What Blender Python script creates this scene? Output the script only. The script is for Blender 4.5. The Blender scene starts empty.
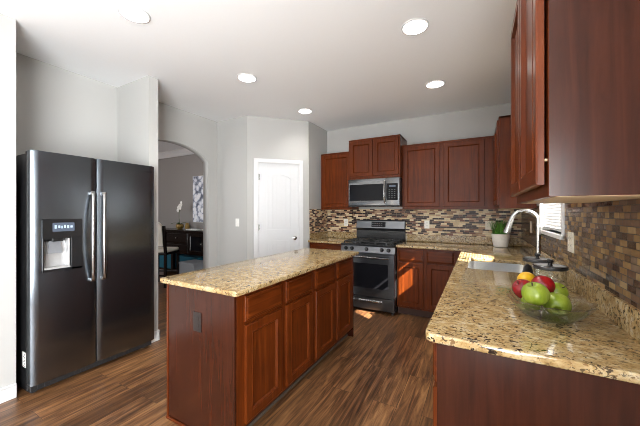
import bpy, bmesh, math, random
from mathutils import Vector, Matrix
R = math.radians
PI = math.pi
random.seed(7)
scene = bpy.context.scene
COL = scene.collection

# ------------------------------------------------------------------ camera
cam_d = bpy.data.cameras.new('camera')
cam = bpy.data.objects.new('camera', cam_d); COL.objects.link(cam)
cam.location = (0, 0, 1.341)
cam.rotation_euler = (R(90), 0, R(28.82))
cam_d.sensor_width = 36.0
cam_d.lens = 288.27 / 640 * 36.0
cam_d.shift_y = -0.7 / 640
cam_d.clip_start = 0.02
scene.camera = cam

# ------------------------------------------------------------------ world, sun, daylight, exposure
world = bpy.data.worlds.new('world'); scene.world = world
world.use_nodes = True
_bg = world.node_tree.nodes['Background']
_bg.inputs['Color'].default_value = (0.86, 0.93, 1.0, 1)
_bg.inputs['Strength'].default_value = 0.45

sun_d = bpy.data.lights.new('sun', 'SUN')
sun = bpy.data.objects.new('sun', sun_d); COL.objects.link(sun)
sun_dir = Vector((-1.0, 0.60, -0.88)).normalized()
sun.rotation_euler = sun_dir.to_track_quat('-Z', 'Y').to_euler()
sun.location = (4, -2, 5)
sun_d.energy = 52.0
sun_d.color = (1.0, 0.93, 0.82)
sun_d.angle = R(0.42)

def area(name, loc, target, sx, sy, energy, color=(1, 1, 1)):
    d = bpy.data.lights.new(name, 'AREA'); d.shape = 'RECTANGLE'
    d.size = sx; d.size_y = sy; d.energy = energy; d.color = color
    o = bpy.data.objects.new(name, d); COL.objects.link(o)
    o.location = loc
    o.rotation_euler = (Vector(target) - Vector(loc)).to_track_quat('-Z', 'Z').to_euler()
    return o
# fill lamps added in unseen openings behind the camera, standing in for daylight
area('fill_rear', (-1.25, -3.16, 1.25), (-1.25, 3.0, 4.6), 2.6, 2.0, 20, (0.95, 0.98, 1.0))
area('fill_right', (0.45, -1.7, 1.2), (-2.8, -1.2, 2.9), 2.3, 2.0, 225, (0.96, 0.985, 1.0))
# fill lamp added out of sight to light the dining room
area('fill_dining', (-6.2, 0.62, 1.5), (-6.2, 4.0, 1.4), 1.6, 1.6, 22, (0.98, 0.98, 1.0))
# daylight through the kitchen window beside the sink
area('daylight_sink', (0.66, 2.72, 1.55), (-1.0, 2.72, 1.35), 0.66, 0.6, 2.5, (0.95, 0.98, 1.0))
LAMP_W = 2.2

scene.view_settings.view_transform = 'Standard'
scene.view_settings.look = 'None'
scene.view_settings.gamma = 1.0
scene.view_settings.use_curve_mapping = False
scene.view_settings.exposure = 0.85
scene.cycles.max_bounces = 10
scene.cycles.diffuse_bounces = 5
scene.cycles.glossy_bounces = 4
scene.cycles.transmission_bounces = 8
scene.cycles.transparent_max_bounces = 12
scene.cycles.caustics_reflective = False
scene.cycles.caustics_refractive = False
scene.cycles.sample_clamp_indirect = 6.0
scene.cycles.use_denoising = True
scene.cycles.filter_width = 0.9

# ------------------------------------------------------------------ materials
def srgb(r, g, b):
    def f(c):
        c /= 255.0
        return c / 12.92 if c <= 0.04045 else ((c + 0.055) / 1.055) ** 2.4
    return (f(r), f(g), f(b), 1)

def dim(c, k): return (c[0] * k, c[1] * k, c[2] * k, 1)

class NT:
    def __init__(self, name):
        self.m = bpy.data.materials.new(name); self.m.use_nodes = True
        self.t = self.m.node_tree
        self.b = self.t.nodes['Principled BSDF']
        self.out = self.t.nodes['Material Output']
    def n(self, typ, **kw):
        nd = self.t.nodes.new(typ)
        for k, v in kw.items():
            if k.startswith('i_'):
                key = k[2:]
                key = int(key) if key.isdigit() else key.replace('_', ' ')
                nd.inputs[key].default_value = v
            else:
                setattr(nd, k, v)
        return nd
    def l(self, a, b): self.t.links.new(a, b)
    def set(self, **kw):
        for k, v in kw.items(): self.b.inputs[k.replace('_', ' ')].default_value = v

def ramp(T, fac, stops, interp='LINEAR'):
    r = T.n('ShaderNodeValToRGB'); cr = r.color_ramp; cr.interpolation = interp
    while len(cr.elements) < len(stops): cr.elements.new(0.5)
    for e, (p, c) in zip(cr.elements, stops): e.position = p; e.color = c
    T.l(fac, r.inputs['Fac']); return r

def mixc(T, fac, a, b, blend='MIX'):
    m = T.n('ShaderNodeMix', data_type='RGBA', blend_type=blend)
    for sock, v in ((m.inputs[0], fac), (m.inputs[6], a), (m.inputs[7], b)):
        if hasattr(v, 'is_linked'): T.l(v, sock)
        else: sock.default_value = v
    return m.outputs[2]

def plain(name, col, rough=0.5, metal=0.0, bump=None, spec=None, coat=0.0, emit=None, emit_s=0.0, var=.05):
    T = NT(name); T.set(Base_Color=col, Roughness=rough, Metallic=metal)
    if spec is not None: T.b.inputs['Specular IOR Level'].default_value = spec
    if coat: T.b.inputs['Coat Weight'].default_value = coat; T.b.inputs['Coat Roughness'].default_value = 0.12
    tc = T.n('ShaderNodeTexCoord')
    nz = T.n('ShaderNodeTexNoise', i_Scale=(bump[0] if bump else 40.0), i_Detail=4.0)
    T.l(tc.outputs['Object'], nz.inputs['Vector'])
    # slight natural variation of the tone
    rv = ramp(T, nz.outputs['Fac'], [(0.3, (col[0] * (1 - var), col[1] * (1 - var), col[2] * (1 - var), 1)), (0.7, (min(1, col[0] * (1 + var)), min(1, col[1] * (1 + var)), min(1, col[2] * (1 + var)), 1))])
    T.l(rv.outputs['Color'], T.b.inputs['Base Color'])
    if bump:
        bp = T.n('ShaderNodeBump', i_Strength=bump[1], i_Distance=0.002)
        T.l(nz.outputs['Fac'], bp.inputs['Height']); T.l(bp.outputs['Normal'], T.b.inputs['Normal'])
    if emit:
        T.b.inputs['Emission Color'].default_value = emit; T.b.inputs['Emission Strength'].default_value = emit_s
    return T.m

def wood(name, dark, mid, light,  axis='Z', rough=0.3, scale=1.0, coat=0.0, mott=0.6, spec=0.2):
    T = NT(name); dark, mid, light = (dim(v, 0.74) for v in (dark, mid, light))
    tc = T.n('ShaderNodeTexCoord')
    s = {'Z': (22, 22, 1.4), 'X': (1.4, 22, 22), 'Y': (22, 1.4, 22)}[axis]
    mp = T.n('ShaderNodeMapping'); mp.inputs['Scale'].default_value = tuple(v * scale for v in s)
    T.l(tc.outputs['Object'], mp.inputs['Vector'])
    n1 = T.n('ShaderNodeTexNoise', i_Scale=1.6, i_Detail=8.0, i_Roughness=0.62, i_Distortion=0.7)
    T.l(mp.outputs['Vector'], n1.inputs['Vector'])
    r1 = ramp(T, n1.outputs['Fac'], [(0.25, dark), (0.5, mid), (0.8, light)])
    n2 = T.n('ShaderNodeTexNoise', i_Scale=4.5, i_Detail=3.0)
    T.l(tc.outputs['Object'], n2.inputs['Vector'])
    r2 = ramp(T, n2.outputs['Fac'], [(0.3, (.72, .70, .70, 1)), (0.7, (1.16, 1.14, 1.1, 1))])
    c = mixc(T, mott, r1.outputs['Color'], r2.outputs['Color'], 'MULTIPLY')
    T.l(c, T.b.inputs['Base Color'])
    T.set(Roughness=rough); T.b.inputs['Specular IOR Level'].default_value = spec
    T.b.inputs['Coat Weight'].default_value = coat; T.b.inputs['Coat Roughness'].default_value = 0.18
    bp = T.n('ShaderNodeBump', i_Strength=0.06, i_Distance=0.001)
    T.l(n1.outputs['Fac'], bp.inputs['Height']); T.l(bp.outputs['Normal'], T.b.inputs['Normal'])
    return T.m

def granite(name):
    T = NT(name)
    tc = T.n('ShaderNodeTexCoord')
    mp = T.n('ShaderNodeMapping'); mp.inputs['Rotation'].default_value = (0, 0, 0.6); mp.inputs['Scale'].default_value = (1, 1.5, 1.2)
    T.l(tc.outputs['Object'], mp.inputs['Vector'])
    def noise(sc, det=4.0, ro=0.6, dist=0.0):
        n = T.n('ShaderNodeTexNoise', i_Scale=sc, i_Detail=det, i_Roughness=ro, i_Distortion=dist)
        T.l(mp.outputs['Vector'], n.inputs['Vector']); return n.outputs['Fac']
    base = ramp(T, noise(26, 6, .72, .4), [(0.30, dim(srgb(128, 102, 66), .72)), (0.42, dim(srgb(188, 156, 104), .72)), (0.55, dim(srgb(214, 188, 140), .72)), (0.72, dim(srgb(230, 220, 196), .72))])
    gold = ramp(T, noise(9, 4, .6, .8), [(0.48, (0, 0, 0, 1)), (0.66, (1, 1, 1, 1))])
    c = mixc(T, gold.outputs['Color'], base.outputs['Color'], dim(srgb(190, 142, 72), .72), 'MIX')
    gm = T.n('ShaderNodeMath', operation='MULTIPLY', i_1=0.45); T.l(gold.outputs['Color'], gm.inputs[0])
    c = mixc(T, gm.outputs[0], base.outputs['Color'], dim(srgb(168, 130, 76), .72), 'MIX')
    brown = ramp(T, noise(55, 3, .6, .5), [(0.58, (0, 0, 0, 1)), (0.66, (1, 1, 1, 1))])
    bm = T.n('ShaderNodeMath', operation='MULTIPLY', i_1=0.8); T.l(brown.outputs['Color'], bm.inputs[0])
    c = mixc(T, bm.outputs[0], c, dim(srgb(112, 78, 46), .72), 'MIX')
    # dark flecks gather in clusters
    cl = ramp(T, noise(7, 2, .5, .6), [(0.34, (.15, .15, .15, 1)), (0.56, (1, 1, 1, 1))])
    bl = ramp(T, noise(60, 3, .55, .9), [(0.555, (0, 0, 0, 1)), (0.60, (1, 1, 1, 1))])
    bm2 = T.n('ShaderNodeMath', operation='MULTIPLY'); T.l(cl.outputs['Color'], bm2.inputs[0]); T.l(bl.outputs['Color'], bm2.inputs[1])
    c = mixc(T, bm2.outputs[0], c, dim(srgb(44, 34, 28), .72), 'MIX')
    T.l(c, T.b.inputs['Base Color'])
    T.set(Roughness=0.08)
    T.b.inputs['Specular IOR Level'].default_value = 0.5
    return T.m

def floor_mat():
    T = NT('laminate_planks')
    tc = T.n('ShaderNodeTexCoord')
    sp = T.n('ShaderNodeSeparateXYZ'); T.l(tc.outputs['Object'], sp.inputs[0])
    cb = T.n('ShaderNodeCombineXYZ'); T.l(sp.outputs['Y'], cb.inputs['X']); T.l(sp.outputs['X'], cb.inputs['Y'])
    br = T.n('ShaderNodeTexBrick', offset=0.37, offset_frequency=2, i_Scale=1.0, i_Brick_Width=1.22, i_Row_Height=0.165, i_Mortar_Size=0.0012, i_Mortar_Smooth=0.3, i_Bias=0.0)
    br.inputs['Color1'].default_value = (0, 0, 0, 1); br.inputs['Color2'].default_value = (1, 1, 1, 1); br.inputs['Mortar'].default_value = (.5, .5, .5, 1)
    T.l(cb.outputs[0], br.inputs['Vector'])
    # per-plank offset of the grain
    off = T.n('ShaderNodeVectorMath', operation='SCALE'); off.inputs['Scale'].default_value = 9.0
    T.l(br.outputs['Color'], off.inputs[0])
    add = T.n('ShaderNodeVectorMath', operation='ADD'); T.l(tc.outputs['Object'], add.inputs[0]); T.l(off.outputs[0], add.inputs[1])
    mp = T.n('ShaderNodeMapping'); mp.inputs['Scale'].default_value = (16, 1.1, 1); T.l(add.outputs[0], mp.inputs['Vector'])
    g1 = T.n('ShaderNodeTexNoise', i_Scale=1.5, i_Detail=9.0, i_Roughness=0.66, i_Distortion=1.1); T.l(mp.outputs['Vector'], g1.inputs['Vector'])
    mp2 = T.n('ShaderNodeMapping'); mp2.inputs['Scale'].default_value = (3.2, 0.7, 1); T.l(add.outputs[0], mp2.inputs['Vector'])
    g2 = T.n('ShaderNodeTexNoise', i_Scale=1.4, i_Detail=3.0); T.l(mp2.outputs['Vector'], g2.inputs['Vector'])
    grain = ramp(T, g1.outputs['Fac'], [(0.30, dim(srgb(52, 35, 25), .96)), (0.44, dim(srgb(96, 66, 44), .96)), (0.56, dim(srgb(134, 97, 64), .96)), (0.72, dim(srgb(172, 132, 92), .96))])
    tone = ramp(T, br.outputs['Color'], [(0.0, (.62, .58, .56, 1)), (0.5, (.95, .92, .88, 1)), (1.0, (1.22, 1.16, 1.05, 1))])
    c = mixc(T, 0.85, grain.outputs['Color'], tone.outputs['Color'], 'MULTIPLY')
    pt = ramp(T, g2.outputs['Fac'], [(0.35, (.62, .58, .56, 1)), (0.62, (1.12, 1.1, 1.08, 1))])
    c = mixc(T, 0.75, c, pt.outputs['Color'], 'MULTIPLY')
    c = mixc(T, br.outputs['Fac'], c, dim(srgb(48, 32, 22), .8), 'MIX')
    T.l(c, T.b.inputs['Base Color'])
    T.set(Roughness=0.34)
    bp = T.n('ShaderNodeBump', i_Strength=0.18, i_Distance=0.002)
    T.l(g1.outputs['Fac'], bp.inputs['Height']); T.l(bp.outputs['Normal'], T.b.inputs['Normal'])
    return T.m

def tile_mat(name, horiz, bw, stops, rough=0.16, mortar=srgb(176, 160, 142), bumpy=0.0, rh=.0205, ms=.0011, bs=.55, k=1.0):
    T = NT(name)
    tc = T.n('ShaderNodeTexCoord')
    sp = T.n('ShaderNodeSeparateXYZ'); T.l(tc.outputs['Object'], sp.inputs[0])
    cb = T.n('ShaderNodeCombineXYZ'); T.l(sp.outputs[horiz], cb.inputs['X']); T.l(sp.outputs['Z'], cb.inputs['Y'])
    br = T.n('ShaderNodeTexBrick', offset=0.43, offset_frequency=2, squash=0.72, squash_frequency=3, i_Scale=1.0, i_Brick_Width=bw, i_Row_Height=rh, i_Mortar_Size=ms, i_Mortar_Smooth=0.15, i_Bias=0.0)
    br.inputs['Color1'].default_value = (0, 0, 0, 1); br.inputs['Color2'].default_value = (1, 1, 1, 1)
    T.l(cb.outputs[0], br.inputs['Vector'])
    r = ramp(T, br.outputs['Color'], [(p_, dim(c_, k)) for p_, c_ in stops], 'CONSTANT')
    T.b.inputs['Specular IOR Level'].default_value = 0.3
    nz = T.n('ShaderNodeTexNoise', i_Scale=45.0, i_Detail=4.0); T.l(tc.outputs['Object'], nz.inputs['Vector'])
    v = ramp(T, nz.outputs['Fac'], [(0.3, (.8, .8, .8, 1)), (0.7, (1.15, 1.12, 1.1, 1))])
    c = mixc(T, 0.7, r.outputs['Color'], v.outputs['Color'], 'MULTIPLY')
    c = mixc(T, br.outputs['Fac'], c, mortar, 'MIX')
    T.l(c, T.b.inputs['Base Color'])
    rr = T.n('ShaderNodeMapRange', i_To_Min=rough, i_To_Max=0.7); T.l(br.outputs['Fac'], rr.inputs['Value']); T.l(rr.outputs[0], T.b.inputs['Roughness'])
    inv = T.n('ShaderNodeMath', operation='SUBTRACT', i_0=1.0); T.l(br.outputs['Fac'], inv.inputs[1])
    n3 = T.n('ShaderNodeTexNoise', i_Scale=60.0, i_Detail=2.0); T.l(tc.outputs['Object'], n3.inputs['Vector'])
    ma = T.n('ShaderNodeMath', operation='MULTIPLY_ADD', i_1=bumpy); T.l(n3.outputs['Fac'], ma.inputs[0]); T.l(inv.outputs[0], ma.inputs[2])
    bp = T.n('ShaderNodeBump', i_Strength=bs, i_Distance=0.0015)
    T.l(ma.outputs[0], bp.inputs['Height']); T.l(bp.outputs['Normal'], T.b.inputs['Normal'])
    return T.m

def steel(name, col, rough, axis='Y', streak=0.12, aniso=0.0, arot=0.0):
    T = NT(name); tc = T.n('ShaderNodeTexCoord')
    mp = T.n('ShaderNodeMapping'); mp.inputs['Scale'].default_value = {'Y': (200, 1.2, 200), 'X': (1.2, 200, 200), 'Z': (200, 200, 1.2)}[axis]
    T.l(tc.outputs['Object'], mp.inputs['Vector'])
    nz = T.n('ShaderNodeTexNoise', i_Scale=1.5, i_Detail=5.0); T.l(mp.outputs['Vector'], nz.inputs['Vector'])
    r = ramp(T, nz.outputs['Fac'], [(0.3, tuple(c * (1 - streak) for c in col[:3]) + (1,)), (0.7, tuple(min(1, c * (1 + streak)) for c in col[:3]) + (1,))])
    T.l(r.outputs['Color'], T.b.inputs['Base Color'])
    T.set(Metallic=1.0, Roughness=rough)
    if aniso:
        T.b.inputs['Anisotropic'].default_value = aniso; tg = T.n('ShaderNodeTangent', direction_type='RADIAL', axis='Z'); T.l(tg.outputs[0], T.b.inputs['Tangent']); T.b.inputs['Anisotropic Rotation'].default_value = arot
    bp = T.n('ShaderNodeBump', i_Strength=0.05, i_Distance=0.001); T.l(nz.outputs['Fac'], bp.inputs['Height']); T.l(bp.outputs['Normal'], T.b.inputs['Normal'])
    return T.m

def glass(name, tint=(1, 1, 1, 1), clear=0.75, rough=0.0, refr=False):
    T = NT(name)
    tr = T.n('ShaderNodeBsdfTransparent'); tr.inputs['Color'].default_value = tint
    if refr:
        g = T.n('ShaderNodeBsdfGlass'); g.inputs['Color'].default_value = tint; g.inputs['Roughness'].default_value = rough; g.inputs['IOR'].default_value = 1.45
        mx = T.n('ShaderNodeMixShader'); mx.inputs[0].default_value = 1 - clear
        T.l(tr.outputs[0], mx.inputs[1]); T.l(g.outputs[0], mx.inputs[2])
    else:
        g = T.n('ShaderNodeBsdfGlossy'); g.inputs['Roughness'].default_value = rough
        lw = T.n('ShaderNodeLayerWeight', i_Blend=0.5)
        pw = T.n('ShaderNodeMath', operation='POWER', i_1=4.0); T.l(lw.outputs['Facing'], pw.inputs[0])
        fr = T.n('ShaderNodeMath', operation='MULTIPLY_ADD', i_1=0.75, i_2=0.035); T.l(pw.outputs[0], fr.inputs[0])
        mx = T.n('ShaderNodeMixShader'); T.l(fr.outputs[0], mx.inputs[0])
        T.l(tr.outputs[0], mx.inputs[1]); T.l(g.outputs[0], mx.inputs[2])
    # faint noise in the surface so it is not perfectly even
    nz = T.n('ShaderNodeTexNoise', i_Scale=30.0); bp = T.n('ShaderNodeBump', i_Strength=0.02, i_Distance=0.001)
    T.l(nz.outputs['Fac'], bp.inputs['Height']); T.l(bp.outputs['Normal'], g.inputs['Normal'])
    T.l(mx.outputs[0], T.out.inputs['Surface'])
    return T.m

M = {}
M['wall'] = plain('wall_paint_warm_grey', srgb(182, 181, 178), 0.75, bump=(180, 0.04), var=.012)
M['wall_dining'] = plain('wall_paint_dining_grey', srgb(150, 145, 141), 0.75, bump=(180, 0.05))
M['ceiling'] = plain('ceiling_paint_white', srgb(240, 241, 242), 0.8, bump=(160, 0.05), var=.01)
M['trim'] = plain('trim_paint_white', srgb(218, 218, 218), 0.4, var=.01)
M['door'] = plain('door_paint_white', srgb(216, 217, 218), 0.42, var=.01)
M['floor'] = floor_mat()
M['cherry'] = wood('cherry_cabinet_wood', srgb(74, 31, 9), srgb(104, 46, 14), srgb(128, 62, 20))
M['cherry_x'] = wood('cherry_cabinet_wood_horizontal', srgb(74, 31, 9), srgb(104, 46, 14), srgb(128, 62, 20), axis='X')
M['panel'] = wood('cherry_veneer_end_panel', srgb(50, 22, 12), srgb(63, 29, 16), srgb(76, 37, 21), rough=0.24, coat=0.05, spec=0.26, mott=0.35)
M['maple'] = wood('unfinished_maple', srgb(206, 178, 138), srgb(222, 198, 160), srgb(232, 212, 178), axis='Y', rough=0.5, coat=0.0, mott=0.2)
M['shoe'] = plain('shoe_moulding_taupe', srgb(92, 80, 70), 0.5)
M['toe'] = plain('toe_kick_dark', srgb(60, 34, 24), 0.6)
M['granite'] = granite('granite_gold_flecked')
stops = [(0.0, srgb(40, 14, 10)), (0.22, srgb(104, 58, 40)), (0.30, srgb(220, 204, 170)), (0.45, srgb(150, 114, 84)), (0.53, srgb(204, 182, 142)), (0.64, srgb(34, 12, 9)), (0.75, srgb(180, 146, 118)), (0.85, srgb(112, 74, 54)), (0.91, srgb(222, 206, 172))]
stops_r = [(0, srgb(76, 50, 38)), (0.14, srgb(112, 86, 68)), (0.28, srgb(146, 116, 78)), (0.42, srgb(98, 80, 72)), (0.54, srgb(164, 136, 96)), (0.66, srgb(70, 50, 42)), (0.78, srgb(128, 100, 70)), (0.9, srgb(112, 94, 84))]  # same tile as the back wall, with its dimmer lighting put into the colours
M['tile_back'] = tile_mat('mosaic_tile_back', 'X', 0.078, stops, rough=.3, rh=.0238)
M['tile_side'] = tile_mat('mosaic_tile_return', 'Y', 0.078, stops, rough=.3, rh=.0238)
M['tile_right'] = tile_mat('mosaic_tile_sink_wall_shaded', 'Y', 0.066, stops_r, rough=0.2, mortar=srgb(50, 38, 30), bumpy=0.4, rh=.0258, ms=.0016, bs=.9, k=.9)
M['fridge'] = steel('dark_brushed_steel', (0.20, 0.225, 0.255, 1), 0.23, 'Y', aniso=0.62, arot=0.0)
M['range_steel'] = steel('dark_range_steel', (0.15, 0.154, 0.162, 1), 0.28, 'X')
M['steel'] = steel('brushed_stainless', (0.15, 0.152, 0.155, 1), 0.24, 'X')
M['steel_z'] = steel('satin_handle_steel', (0.45, 0.445, 0.435, 1), 0.24, 'Z')
M['sinksteel'] = steel('sink_stainless', (0.55, 0.56, 0.57, 1), 0.30, 'Y')
M['nickel'] = plain('brushed_nickel', (0.42, 0.415, 0.40, 1), 0.25, 1.0)
M['black'] = plain('black_enamel', (0.012, 0.012, 0.013, 1), 0.25)
M['black_plastic'] = plain('black_plastic', (0.02, 0.02, 0.021, 1), 0.4)
M['black_glass'] = plain('black_glass', (0.008, 0.008, 0.010, 1), 0.06, spec=0.12)
M['iron'] = plain('cast_iron', (0.018, 0.018, 0.018, 1), 0.55, bump=(300, 0.3))
M['silver_plastic'] = plain('silver_plastic', srgb(196, 196, 196), 0.3, 0.4)
M['key'] = plain('dim_keys', srgb(58, 60, 64), 0.5)
M['grey_plastic'] = plain('grey_plastic', srgb(120, 122, 126), 0.45)
M['display'] = plain('display_panel', srgb(70, 78, 92), 0.2, emit=(0.30, 0.38, 0.5, 1), emit_s=0.06)
M['digits'] = plain('display_digits', srgb(170, 190, 210), 0.3, emit=(0.6, 0.75, 0.9, 1), emit_s=0.08)
M['white_plastic'] = plain('white_plastic', srgb(238, 237, 232), 0.35)
M['ivory_plastic'] = plain('ivory_plastic', srgb(222, 214, 198), 0.35)
M['dark_plate'] = plain('dark_brown_plate', srgb(34, 26, 24), 0.4)
M['slot'] = plain('socket_slot', srgb(60, 58, 55), 0.5)
M['lamp'] = plain('lamp_diffuser', (1, 1, 1, 1), 0.5, emit=(1, 0.97, 0.92, 1), emit_s=6.0)
M['glass'] = glass('window_glass')
M['jar_glass'] = glass('jar_glass', (0.97, 0.985, 0.98, 1), rough=0.02)
M['bowl_glass'] = glass('cut_glass', (0.97, 0.985, 0.98, 1), clear=0.5, rough=0.01, refr=True)
M['blind'] = plain('blind_white', srgb(196, 197, 198), 0.5, var=.01)
M['pot'] = plain('white_ceramic', srgb(240, 239, 235), 0.3)
M['soil'] = plain('potting_soil', srgb(60, 44, 32), 0.9, bump=(90, 0.6))
M['dark_wood'] = wood('espresso_wood', srgb(20, 13, 10), srgb(30, 20, 16), srgb(42, 29, 23), rough=0.25, coat=0.4)
M['teal'] = plain('teal_fabric', srgb(12, 84, 104), 0.8, bump=(250, 0.3))
M['grey_box'] = plain('grey_patterned_fabric', srgb(120, 122, 126), 0.8, bump=(60, 0.4))
M['cream'] = plain('cream_upholstery', srgb(228, 222, 208), 0.8, bump=(200, 0.2))
M['gold_pot'] = plain('aged_gold_ceramic', srgb(150, 120, 62), 0.3, 0.3)
M['petal'] = plain('orchid_petal', srgb(246, 244, 238), 0.6)
M['stem'] = plain('green_stem', srgb(70, 92, 42), 0.6)

def grass_mat():
    T = NT('grass_blade'); tc = T.n('ShaderNodeTexCoord'); nz = T.n('ShaderNodeTexNoise', i_Scale=30.0)
    T.l(tc.outputs['Object'], nz.inputs['Vector'])
    r = ramp(T, nz.outputs['Fac'], [(0.3, srgb(38, 88, 22)), (0.55, srgb(74, 132, 38)), (0.75, srgb(126, 172, 70))])
    T.l(r.outputs['Color'], T.b.inputs['Base Color']); T.set(Roughness=0.5); return T.m
M['grass'] = grass_mat()

def fruit_mat(name, a, b, c, sc=14.0, rough=0.25, streak=True):
    T = NT(name); tc = T.n('ShaderNodeTexCoord')
    mp = T.n('ShaderNodeMapping'); mp.inputs['Scale'].default_value = (1, 1, 0.25 if streak else 1)
    T.l(tc.outputs['Object'], mp.inputs['Vector'])
    nz = T.n('ShaderNodeTexNoise', i_Scale=sc * 2.5, i_Detail=5.0, i_Roughness=0.6); T.l(mp.outputs['Vector'], nz.inputs['Vector'])
    r = ramp(T, nz.outputs['Fac'], [(0.30, dim(a, .75)), (0.52, dim(b, .75)), (0.76, dim(c, .75))])
    T.l(r.outputs['Color'], T.b.inputs['Base Color']); T.set(Roughness=rough)
    return T.m
M['apple_green'] = fruit_mat('green_apple_skin', srgb(120, 142, 30), srgb(146, 166, 50), srgb(176, 188, 92))
M['apple_red'] = fruit_mat('red_apple_skin', srgb(112, 8, 16), srgb(158, 18, 26), srgb(186, 44, 40))
M['lemon'] = fruit_mat('lemon_skin', srgb(232, 172, 14), srgb(244, 192, 24), srgb(250, 208, 60), streak=False, rough=0.4)
M['plum'] = fruit_mat('dark_plum_skin', srgb(40, 16, 26), srgb(54, 22, 32), srgb(72, 34, 44), streak=False)

def picture_mat():
    T = NT('floral_print'); tc = T.n('ShaderNodeTexCoord')
    v = T.n('ShaderNodeTexVoronoi', i_Scale=9.0); T.l(tc.outputs['Object'], v.inputs['Vector'])
    nz = T.n('ShaderNodeTexNoise', i_Scale=7.0, i_Detail=4.0, i_Distortion=1.5); T.l(tc.outputs['Object'], nz.inputs['Vector'])
    ad = T.n('ShaderNodeMath', operation='ADD'); T.l(v.outputs['Distance'], ad.inputs[0]); T.l(nz.outputs['Fac'], ad.inputs[1])
    sc_ = T.n('ShaderNodeMath', operation='MULTIPLY', i_1=0.6); T.l(ad.outputs[0], sc_.inputs[0])
    r = ramp(T, sc_.outputs[0], [(0.50, srgb(246, 246, 250)), (0.60, srgb(220, 224, 234)), (0.70, srgb(150, 156, 172)), (0.82, srgb(96, 100, 116))])
    T.l(r.outputs['Color'], T.b.inputs['Base Color']); T.set(Roughness=0.6); return T.m
M['picture'] = picture_mat()

# ------------------------------------------------------------------ mesh helpers
class MB:
    """collects shapes (in the coordinates of the thing it belongs to) and links them as one mesh object"""
    def __init__(self): self.bm = bmesh.new()
    def _merge(self, b2):
        me = bpy.data.meshes.new('tmp'); b2.to_mesh(me); b2.free()
        self.bm.from_mesh(me); bpy.data.meshes.remove(me)
    def box(self, x0, x1, y0, y1, z0, z1, bev=0.0, seg=2, mat=None):
        b = bmesh.new(); bmesh.ops.create_cube(b, size=1.0)
        for v in b.verts:
            v.co = Vector((x0 + (v.co.x + .5) * (x1 - x0), y0 + (v.co.y + .5) * (y1 - y0), z0 + (v.co.z + .5) * (z1 - z0)))
        if bev: bmesh.ops.bevel(b, geom=list(b.edges), offset=bev, segments=seg, affect='EDGES', profile=0.5)
        if mat is not None: bmesh.ops.transform(b, matrix=mat, verts=b.verts)
        self._merge(b); return self
    def rings(self, rings, cap0=True, cap1=True, closed=True):
        vs = [[self.bm.verts.new(p) for p in r] for r in rings]
        n = len(vs[0])
        for a, b in zip(vs, vs[1:]):
            for i in range(n if closed else n - 1):
                j = (i + 1) % n
                try: self.bm.faces.new((a[i], a[j], b[j], b[i]))
                except ValueError: pass
        if cap0: self.bm.faces.new(list(reversed(vs[0])))
        if cap1: self.bm.faces.new(vs[-1])
        return self
    def lathe(self, prof, cx=0, cy=0, cz=0, n=32, axis='Z', cap0=True, cap1=True):
        rr = []
        for r, h in prof:
            ring = []
            for k in range(n):
                a = 2 * PI * k / n
                if axis == 'Z': p = (cx + r * math.cos(a), cy + r * math.sin(a), cz + h)
                elif axis == 'Y': p = (cx + r * math.cos(a), cy + h, cz - r * math.sin(a))
                else: p = (cx + h, cy + r * math.cos(a), cz + r * math.sin(a))
                ring.append(p)
            rr.append(ring)
        return self.rings(rr, cap0, cap1)
    def tube(self, pts, rad, n=12):
        pts = [Vector(p) for p in pts]
        rads = rad if isinstance(rad, (list, tuple)) else [rad] * len(pts)
        up = None; rr = []
        for i, p in enumerate(pts):
            t = (pts[min(i + 1, len(pts) - 1)] - pts[max(i - 1, 0)]).normalized()
            if up is None:
                up = t.orthogonal().normalized()
            up = (up - t * up.dot(t)).normalized()
            s = t.cross(up)
            rr.append([p + (up * math.cos(2 * PI * k / n) + s * math.sin(2 * PI * k / n)) * rads[i] for k in range(n)])
        return self.rings(rr)
    def prism(self, pts2, lo, hi, plane='XY'):
        """extrude a closed outline: plane XY -> z, XZ -> y, YZ -> x"""
        def P(a, b, h): return {'XY': (a, b, h), 'XZ': (a, h, b), 'YZ': (h, a, b)}[plane]
        return self.rings([[P(a, b, lo) for a, b in pts2], [P(a, b, hi) for a, b in pts2]])
    def sphere(self, c, rx, ry, rz, u=20, v=14):
        prof = [(math.sin(PI * k / v), -math.cos(PI * k / v)) for k in range(1, v)]
        rr = [[(c[0] + rx * r * math.cos(2 * PI * i / u), c[1] + ry * r * math.sin(2 * PI * i / u), c[2] + rz * h) for i in range(u)] for r, h in prof]
        return self.rings(rr)
    def xform(self, mat): bmesh.ops.transform(self.bm, matrix=mat, verts=self.bm.verts); return self
    def build(self, name, mat, parent=None, smooth=None, loc=None):
        bmesh.ops.recalc_face_normals(self.bm, faces=self.bm.faces)
        me = bpy.data.meshes.new(name); self.bm.to_mesh(me); self.bm.free()
        me.materials.append(mat)
        o = bpy.data.objects.new(name, me); COL.objects.link(o)
        if parent is not None: o.parent = parent
        if loc is not None: o.location = loc
        if smooth: 
            me.polygons.foreach_set('use_smooth', [True] * len(me.polygons))
            me.set_sharp_from_angle(angle=R(smooth))
        return o

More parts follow.
